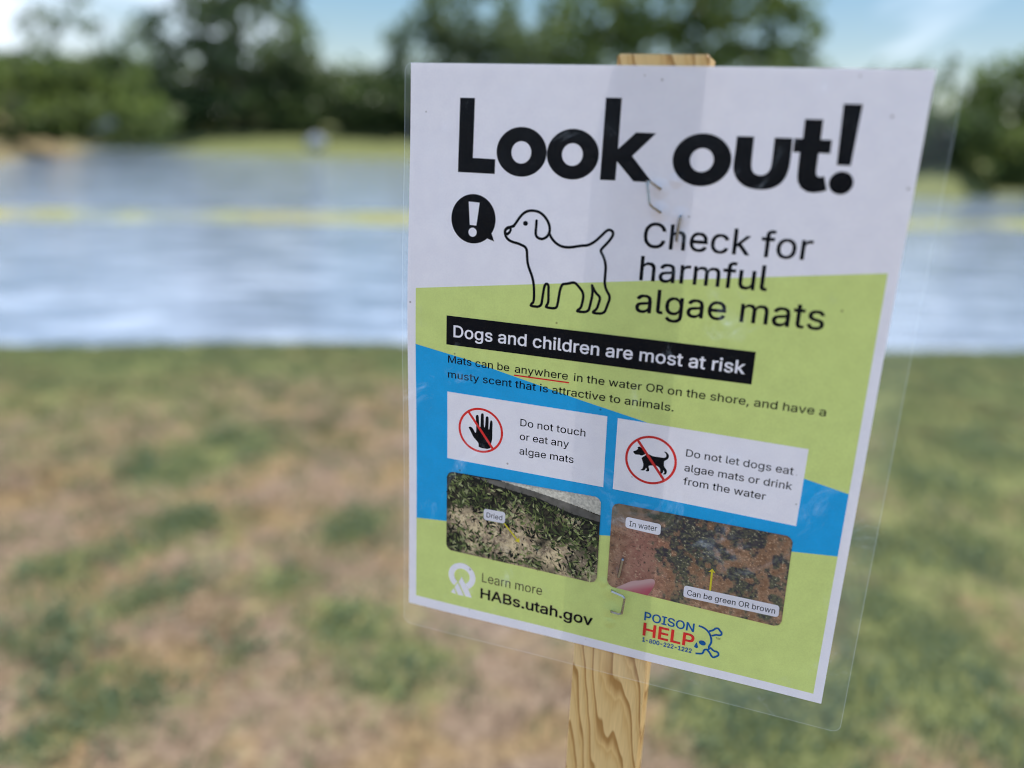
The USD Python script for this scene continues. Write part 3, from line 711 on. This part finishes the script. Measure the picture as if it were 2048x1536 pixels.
dog = shapely.union_all([LineString(smooth_curve(S[k], False, 2)).buffer(pen) for k in ("dog1", "dog2", "dog3")] + [oval(S["eye"]), Polygon(S["nose"]).buffer(0.2)])
dog = dog.difference(Polygon(S["noselit"]))
layer("dog", None, "dog_drawing", dog, BLACK)
layer("sub", None, "subheading", shapely.union_all([
    text("Check for", 112.9, 182.3, 73.75, 73.55, 10.75, 0.008), text("harmful", 112.6, 166.7, 88.1, 87.8, 10.75, 0.008), text("algae mats", 112.0, 191.1, 102.4, 101.8, 10.75, 0.008)]), BLACK)
layer("banner", None, "banner", Polygon([(21, 114.1), (165.6, 114.4), (165.6, 129.1), (21, 128.6)]), BLACK)
layer("banner_text", "banner", "banner_text", text("Dogs and children are most at risk", 24.7, 162.2, 124.35, 124.75, 6.0, 0.022), WHITE)
layer("body", None, "body_text", shapely.union_all([
    text("Mats can be", 22.0, 54.0, 137.75, 138.0, 3.75, 0.007), text("anywhere", 56.8, 83.2, 138.1, 138.25, 3.75, 0.007),
    text("in the water OR on the shore, and have a", 86.1, 197.4, 138.35, 138.8, 3.75, 0.007), text("musty scent that is attractive to animals.", 22.0, 133.4, 145.5, 146.4, 3.75, 0.007)]), BLACK)
layer("under", "body", "underline", box(56.5, 139.25, 83.9, 139.95), RED)
panels = [
    (Polygon([(21.7, 152.9), (103.3, 153.4), (103.9, 189.7), (21.9, 189.0)]), [("Do not touch", 60.6, 93.4, 165.05, 165.25, 3.75), ("or eat any", 60.6, 85.6, 172.3, 172.3, 3.75), ("algae mats", 60.7, 88.4, 180.0, 179.9, 3.75)], "ring1", "slash1"),
    (Polygon([(108.3, 153.5), (192.8, 154.6), (192.7, 191.7), (108.6, 189.7)]), [("Do not let dogs eat", 141.1, 188.1, 167.0, 167.6, 3.6), ("algae mats or drink", 141.1, 188.5, 174.3, 174.8, 3.6), ("from the water", 141.2, 178.1, 181.0, 181.8, 3.6)], "ring2", "slash2")]
for i, (shape, lines, rk, sk) in enumerate(panels):
    layer(f"panel{i}", None, "white_panel", shape, WHITE)
    layer(f"panel_text{i}", f"panel{i}", "panel_text", shapely.union_all([text(*l_, 0.008) for l_ in lines]), BLACK)
    sym = Polygon(smooth_curve(S["hand"], True, 1)) if i == 0 else shapely.union_all([Polygon(smooth_curve(k, True, 1)).buffer(0) for k in S["dogsil"]])
    layer(f"symbol{i}", f"panel{i}", ("hand_symbol", "dog_symbol")[i], sym, BLACK)
    layer(f"ring{i}", f"panel{i}", "prohibition_ring", circle(S[rk]).difference(circle(S[rk], -1.15)).union(LineString(S[sk]).buffer(0.62, cap_style="flat")), RED)
# logo: a ring with a cleft peak
lr = S["logoring"]
cx, cy = 31.55, 255.35
ro, ri = 7.75, 4.5
logo = Point(cx, cy).buffer(ro, quad_segs=24).difference(Point(cx, cy).buffer(ri, quad_segs=24)).difference(Polygon(S["logocut"]))
logo = shapely.union_all([logo, Polygon(S["logoA"]), Polygon(S["logoB"]), Polygon(S["logoC"])])
layer("logo", None, "ring_logo", logo, WHITE)
layer("learn", None, "learn_more_text", text("Learn more", 43.1, 76.3, 256.0, 256.0, 5.2, -0.012), BLACK)
layer("web", None, "web_address", text("HABs.utah.gov", 42.5, 103.9, 265.75, 266.85, 6.1, 0.026), BLACK)
layer("poison", None, "poison_help_text", text("POISON", 129.7, 154.2, 256.4, 256.9, 4.7, 0.024), NAVY)
layer("help", "poison", "help_word", text("HELP", 129.7, 155.0, 264.95, 265.25, 7.2, 0.03), RED)
layer("phone", "poison", "phone_number", text("1-800-222-1222", 129.8, 154.3, 268.6, 268.75, 2.45, 0.04), NAVY)
skull = shapely.union_all([LineString(smooth_curve(k, False, 2)).buffer(0.47, cap_style="flat") for k in S["skull"]] + [Polygon(smooth_curve(S["skulleye"], True, 2)), Polygon(S["skullnose"]).buffer(0.15)])
layer("skull", "poison", "skull_emblem", skull, NAVY)
layer("tm", "poison", "trademark_letters", text("TM", 164.5, 166.8, 258.0, 258.0, 1.05), GREY)


def quadmap(c, a_, b_):
    """corner list (TL, TR, BR, BL); a_ across 0..1, b_ down 0..1 -> u, v"""
    c = np.array(c)
    a_, b_ = np.asarray(a_)[..., None], np.asarray(b_)[..., None]
    return (c[0] * (1 - a_) + c[1] * a_) * (1 - b_) + (c[3] * (1 - a_) + c[2] * a_) * b_


PH1 = [(21.9, 196.2), (103.4, 195.2), (104.4, 242.2), (22.2, 241.3)]
PH2 = [(109.1, 196.6), (192.3, 197.2), (193.0, 244.1), (109.7, 242.0)]
round1 = Polygon(PH1).buffer(-3.6).buffer(3.6, quad_segs=8)
round2 = Polygon(PH2).buffer(-3.6).buffer(3.6, quad_segs=8)

# holes under later layers so that no ink lies on ink (photographs too)
sign = thing("warning_sign", "laminated paper sign headed Look out with a dog drawing, stapled to the stake", "sign", (0.108, 0.0, ZT - 0.2794))
shapes = [l[3] for l in layers]
prims = {}
for i, (key, parent, name, shape, material) in enumerate(layers):
    above = shapely.union_all([s.buffer(-0.04) for s in shapes[i + 1:] if s.intersects(shape)] + [round1.buffer(-0.3), round2.buffer(-0.3)])
    vis = shape.difference(above)
    prims[key] = obj(name, flat(vis, 0.012 * i), material, prims.get(parent, sign) if parent else sign)


def photo(corners, outline, nu, nv, colour, h):
    A, B = np.meshgrid(np.linspace(0, 1, nu), np.linspace(0, 1, nv))
    uv = quadmap(corners, A, B).reshape(-1, 2)
    i_, j_ = np.meshgrid(np.arange(nv - 1), np.arange(nu - 1), indexing="ij")
    k = (i_ * nu + j_).ravel()
    f = np.vstack([np.c_[k, k + nu, k + nu + 1], np.c_[k, k + nu + 1, k + 1]])
    mid = uv[f].mean(1)
    f = f[shapely.contains_xy(outline, mid[:, 0], mid[:, 1])]
    at, f = np.unique(f, return_inverse=True)
    return (sheet(uv[at, 0], uv[at, 1], h), f.reshape(-1, 3)), colour(uv[at], A.ravel()[at], B.ravel()[at])


def inpoly(pts, uv):
    return shapely.contains_xy(Polygon(pts).buffer(0), uv[:, 0], uv[:, 1])


def mixc(a_, b_, t_):
    t_ = np.clip(t_, 0, 1)[:, None]
    return np.asarray(a_) * (1 - t_) + np.asarray(b_) * t_


def P3(uv, k):
    return np.c_[uv * k, np.zeros(len(uv))]


def dried(uv, a_, b_):
    n1, n2, n3 = meshkit.fbm(P3(uv, 0.11), 4, 1), meshkit.fbm(P3(uv, 0.38), 4, 2), meshkit.fbm(P3(uv, 1.3), 3, 3)
    c = mixc((0.30, 0.225, 0.16), (0.66, 0.54, 0.34), (n2 - 0.33) * 2.6)
    c = mixc(c, (0.07, 0.06, 0.045), (n3 - 0.60) * 6)
    c = mixc(c, (0.70, 0.60, 0.42), (0.36 - n3) * 4)
    sandy = 0.9 * np.exp(-((a_ - 0.12) / 0.16) ** 2 - ((b_ - 0.55) / 0.14) ** 2) + 1.0 * np.exp(-((a_ - 0.45) / 0.24) ** 2 - ((b_ - 0.72) / 0.2) ** 2) + 0.8 * np.exp(-((a_ - 0.78) / 0.16) ** 2 - ((b_ - 0.82) / 0.16) ** 2)
    shade = np.clip(0.85 + (n1 - 0.5) * 3.2 - sandy * 1.15 + (0.5 - b_) * 0.3, 0, 1)
    c = mixc(c, (0.014, 0.017, 0.013), shade * 0.95)
    face = inpoly(S["ledgeface"], uv)
    c[face] = (np.array([0.13, 0.125, 0.115]) * (0.45 + n2[face] * 0.9)[:, None])
    c = np.where((inpoly([(22, 195), (45, 195), (70, 199.5), (104, 208), (104, 212), (70, 204.5), (40, 200)], uv) & ~face)[:, None], (0.012, 0.014, 0.012), c)
    top = inpoly([(48, 194), (105, 194), (105, 205.0), (88.9, 201.5), (69.3, 198.4), (52.6, 196.3)], uv)
    c[top] = np.array([0.58, 0.56, 0.50]) * (0.5 + 0.9 * n3[top])[:, None]
    return c


def inwater(uv, a_, b_):
    n1, n2, n3 = meshkit.fbm(P3(uv, 0.085), 5, 11), meshkit.fbm(P3(uv, 0.30), 5, 12), meshkit.fbm(P3(uv * [1.0, 1.3], 1.15), 3, 13)
    c = mixc((0.20, 0.11, 0.065), (0.52, 0.33, 0.215), (n2 - 0.32) * 2.0 + (n3 - 0.5) * 1.2)
    c = mixc(c, (0.46, 0.20, 0.17), np.exp(-((a_ - 0.19) / 0.12) ** 2) * 0.6)
    weed = np.clip(0.18 + (n1 - 0.5) * 4 + 1.1 * np.exp(-((a_ - 0.45) / 0.2) ** 2 - ((b_ - 0.30) / 0.3) ** 2) + 0.95 * np.exp(-((a_ - 0.86) / 0.22) ** 2 - ((b_ - 0.22) / 0.34) ** 2) + 0.7 * np.exp(-((a_ - 0.72) / 0.1) ** 2 - ((b_ - 0.75) / 0.12) ** 2)
                   - 1.6 * np.clip((0.30 - a_) / 0.1, 0, 1) + (n2 - 0.5) * 5.0 + 0.1 - 0.5 * np.clip((b_ - 0.6) * 3, 0, 1), 0, 1)
    c = mixc(c, mixc((0.010, 0.022, 0.042), (0.07, 0.10, 0.055), (n3 - 0.40) * 3.2 + (b_ - 0.35) * 0.5), weed * 0.9)
    c = mixc(c, (0.06, 0.045, 0.04), (n3 - 0.60) * 4)
    c = mixc(c, (0.62, 0.58, 0.42), ((n3 - 0.72) * 5) * (weed > 0.4))
    c = mixc(c, (0.60, 0.42, 0.29), (0.36 - n3) * 4 * (weed < 0.5))
    c = mixc(c, mixc((0.24, 0.19, 0.13), (0.07, 0.09, 0.06), (n2 - 0.42) * 5), np.clip((0.24 - b_ + (0.2 - a_) * 0.3) * 6, 0, 1) * (a_ < 0.36) * 0.75)
    return c


m1, c1 = photo(PH1, round1, 250, 144, dried, 0.40)
ph1 = obj("photo_print", m1, PHOTO, sign, colors=c1, label="printed photograph of dried algae among weeds")
m2, c2 = photo(PH2, round2, 256, 144, inwater, 0.40)
ph2 = obj("photo_print", m2, PHOTO, sign, colors=c2, label="printed photograph of brown and green algae in water")

# printed leaves of the left photograph
rl = np.random.default_rng(5)
lv_, lf_, lc_ = [], [], []
inner = round1.buffer(-1.2)
top_ledge = Polygon([(36, 194), (106, 194), (106, 209.5), (89, 207), (72, 202.5), (49, 199.8)])


def leaf(u, v, ang, ln, wd, col, h):
    d, s = np.array([math.cos(ang), math.sin(ang)]), np.array([-math.sin(ang), math.cos(ang)])
    p = np.array([[u, v] - d * ln, [u, v] - d * ln * 0.1 + s * wd, [u, v] + d * ln, [u, v] - d * ln * 0.1 - s * wd])
    k = len(lv_) * 4
    lv_.append(sheet(p[:, 0], p[:, 1], h)); lf_.extend([[k, k + 1, k + 2], [k, k + 2, k + 3]])
    tone = np.array([0.85, 1.1, 1.2, 0.9])[:, None]
    lc_.append(np.array(col)[None] * tone)


count = 0
while count < 1500:
    u, v = rl.uniform(22, 104), rl.uniform(196, 242)
    if not inner.contains(Point(u, v)) or top_ledge.contains(Point(u, v)):
        continue
    a_, b_ = (u - 22) / 82, (v - 196) / 46
    sandy = 0.9 * math.exp(-((a_ - 0.12) / 0.16) ** 2 - ((b_ - 0.55) / 0.14) ** 2) + 1.0 * math.exp(-((a_ - 0.45) / 0.24) ** 2 - ((b_ - 0.72) / 0.2) ** 2) + 0.8 * math.exp(-((a_ - 0.78) / 0.16) ** 2 - ((b_ - 0.82) / 0.16) ** 2)
    bushy = 0.9 * math.exp(-((a_ - 0.17) / 0.12) ** 2 - ((b_ - 0.9) / 0.1) ** 2)
    if rl.uniform() > 1.05 - sandy + bushy:
        if rl.uniform() < 0.3:
            leaf(u, v, rl.uniform(0, 3.14), rl.uniform(0.3, 1.0), rl.uniform(0.12, 0.3), (np.array([0.78, 0.68, 0.48]) if rl.uniform() < 0.5 else np.array([0.045, 0.04, 0.03])) * rl.uniform(0.6, 1.15), 0.42 + count * 6e-5)
            count += 1
        continue
    hue = rl.uniform()
    col = np.array([0.07, 0.10, 0.035]) if hue < 0.30 else np.array([0.22, 0.27, 0.09]) if hue < 0.52 else np.array([0.46, 0.48, 0.24]) if hue < 0.64 else np.array([0.010, 0.012, 0.010])
    leaf(u, v, rl.normal(0.9, 0.9), rl.uniform(0.8, 2.6), rl.uniform(0.25, 0.75), col * rl.uniform(0.6, 1.3), 0.42 + count * 6e-5)
    count += 1
obj("printed_leaves", (np.vstack(lv_), np.array(lf_)), PHOTO, ph1, colors=np.vstack(lc_), kind="stuff")
# the fingertip in the right photograph
fl = flat(Polygon(smooth_curve(S["thumb"], True, 2)).buffer(0).intersection(round2), 0.44)
tipx = (fl[0][:, 0] * 1000 - 113) / 20
vdn = (ZT - fl[0][:, 2]) * 1000
core = np.clip((vdn - (242.6 - (fl[0][:, 0] * 1000 - 113.3) * 0.46)) / 4.5, 0, 1)
colr = mixc((0.62, 0.40, 0.40), (0.50, 0.10, 0.14), core)
obj("printed_fingertip", fl, PHOTO, ph2, colors=colr)


def pill(c, r=1.4):
    return Polygon(c).buffer(-r).buffer(r, quad_segs=6)


def arrow(p0, p1, head_, wid):
    p0, p1 = np.array(p0, float), np.array(p1, float)
    d = (p1 - p0) / np.linalg.norm(p1 - p0)
    s = np.array([-d[1], d[0]])
    return LineString([p0, p1 - d * 0.8]).buffer(wid, cap_style="flat").union(Polygon([p1, p1 - d * head_ * 1.25 + s * head_, p1 - d * head_ * 0.95, p1 - d * head_ * 1.25 - s * head_]))


for ph, lab, (s_txt, tl, tr, tb, cap), arr in (
        (ph1, [(42.9, 213.2), (54.7, 213.0), (54.6, 219.4), (42.9, 219.5)], ("Dried", 44.5, 53.1, 217.75, 2.75), arrow((54.2, 219.2), (63.0, 228.4), 1.9, 0.42)),
        (ph2, [(116.2, 202.6), (133.2, 203.2), (133.3, 209.1), (116.3, 208.4)], ("In water", 118.1, 131.5, 207.27, 2.9), None),
        (ph2, [(147.1, 232.6), (191.0, 232.9), (191.3, 239.1), (147.2, 238.9)], ("Can be green OR brown", 148.9, 189.5, 237.5, 2.9), arrow((159.3, 233.2), (159.05, 220.9), 1.7, 0.45))):
    if arr is not None:
        obj("arrow", flat(arr, 0.56), YELLOW, ph)
    words = text(s_txt, tl, tr, tb, tb + 0.03, cap, 0.006)
    obj("photo_label", flat(pill(lab).difference(words.buffer(-0.03)), 0.575), WHITE, ph)
    obj("label_text", flat(words, 0.585), BLACK, ph)

# clear laminating film, a pouch larger than the sheet, with its cut edge
pouch = box(-2.7, -0.25, 225.9, 292.0).buffer(-4).buffer(4, quad_segs=8)
obj("clear_film", flat(pouch.intersection(page), 0.75, 7.0), FILM, sign, smooth=True)
obj("film_margin", flat(pouch.difference(page), 0.75, 7.0), FILM_MARGIN, sign, smooth=True)
e0 = pouch.difference(pouch.buffer(-0.28))
ev, ef = flat(e0, 0.62)
ev2 = ev.copy(); ev2[:, 1] -= 0.00022
obj("film_edge", (np.vstack([ev, ev2]), np.vstack([ef[:, ::-1], ef + len(ev)])), FILM_EDGE, sign)

# ------------------------------------------------------------------ staples


def staple(pts, label, wide=0.55):
    """pts: u, v, h in mm along the wire"""
    p = np.array(pts, float)
    P = sheet(p[:, 0], p[:, 1], p[:, 2] + 0.75)
    dense = [P[0]]
    for i in range(1, len(P)):
        dense += [P[i - 1] + (P[i] - P[i - 1]) * t_ for t_ in (0.12, 0.5, 0.88)] + [P[i]]
    D_ = np.array(dense)
    D_[1:-1] = 0.25 * D_[:-2] + 0.5 * D_[1:-1] + 0.25 * D_[2:]
    o = obj("staple", tube(D_, wide * 1.3 / 1000, 4), STEEL)
    tag(o, label, "staple", "staples holding the sign")


staple([(118.3, 48.8, -1.5), (118.12, 48.67, 0), (114.6, 46.28, 3.0), (113.03, 45.9, 3.9), (113.4, 47.6, 4.0), (114.95, 55.1, 3.9), (116.3, 56.5, 2.6), (119.05, 58.43, 0), (119.2, 58.5, -1.5)], "bent staple standing proud of the sheet just under the headline's letter k", 0.5)
staple([(127.95, 59.4, -1.5), (127.79, 59.7, 0.5), (127.5, 63.0, 0.62), (127.2, 69.6, 0.5), (127.1, 70.1, -1.5)], "flat staple driven through the word Check", 0.55)
staple([(112.3, 244.2, -1.5), (112.44, 244.34, 0), (118.6, 244.0, 2.6), (119.67, 244.6, 3.0), (119.3, 249.5, 3.0), (118.9, 253.6, 2.9), (117.6, 254.6, 2.4), (113.09, 255.88, 0), (112.9, 255.9, -1.5)], "bent staple standing proud on the green between the web address and the red HELP", 0.5)
staple([(116.5, 225.4, -1.5), (116.37, 225.8, 0.5), (115.8, 230.5, 0.62), (115.16, 235.5, 0.5), (115.0, 235.9, -1.5)], "flat staple across the left part of the printed underwater photograph", 0.6)

for prim in stage.Traverse():
    if prim.HasCustomDataKey("_loc"):
        prim.ClearCustomDataByKey("_loc")
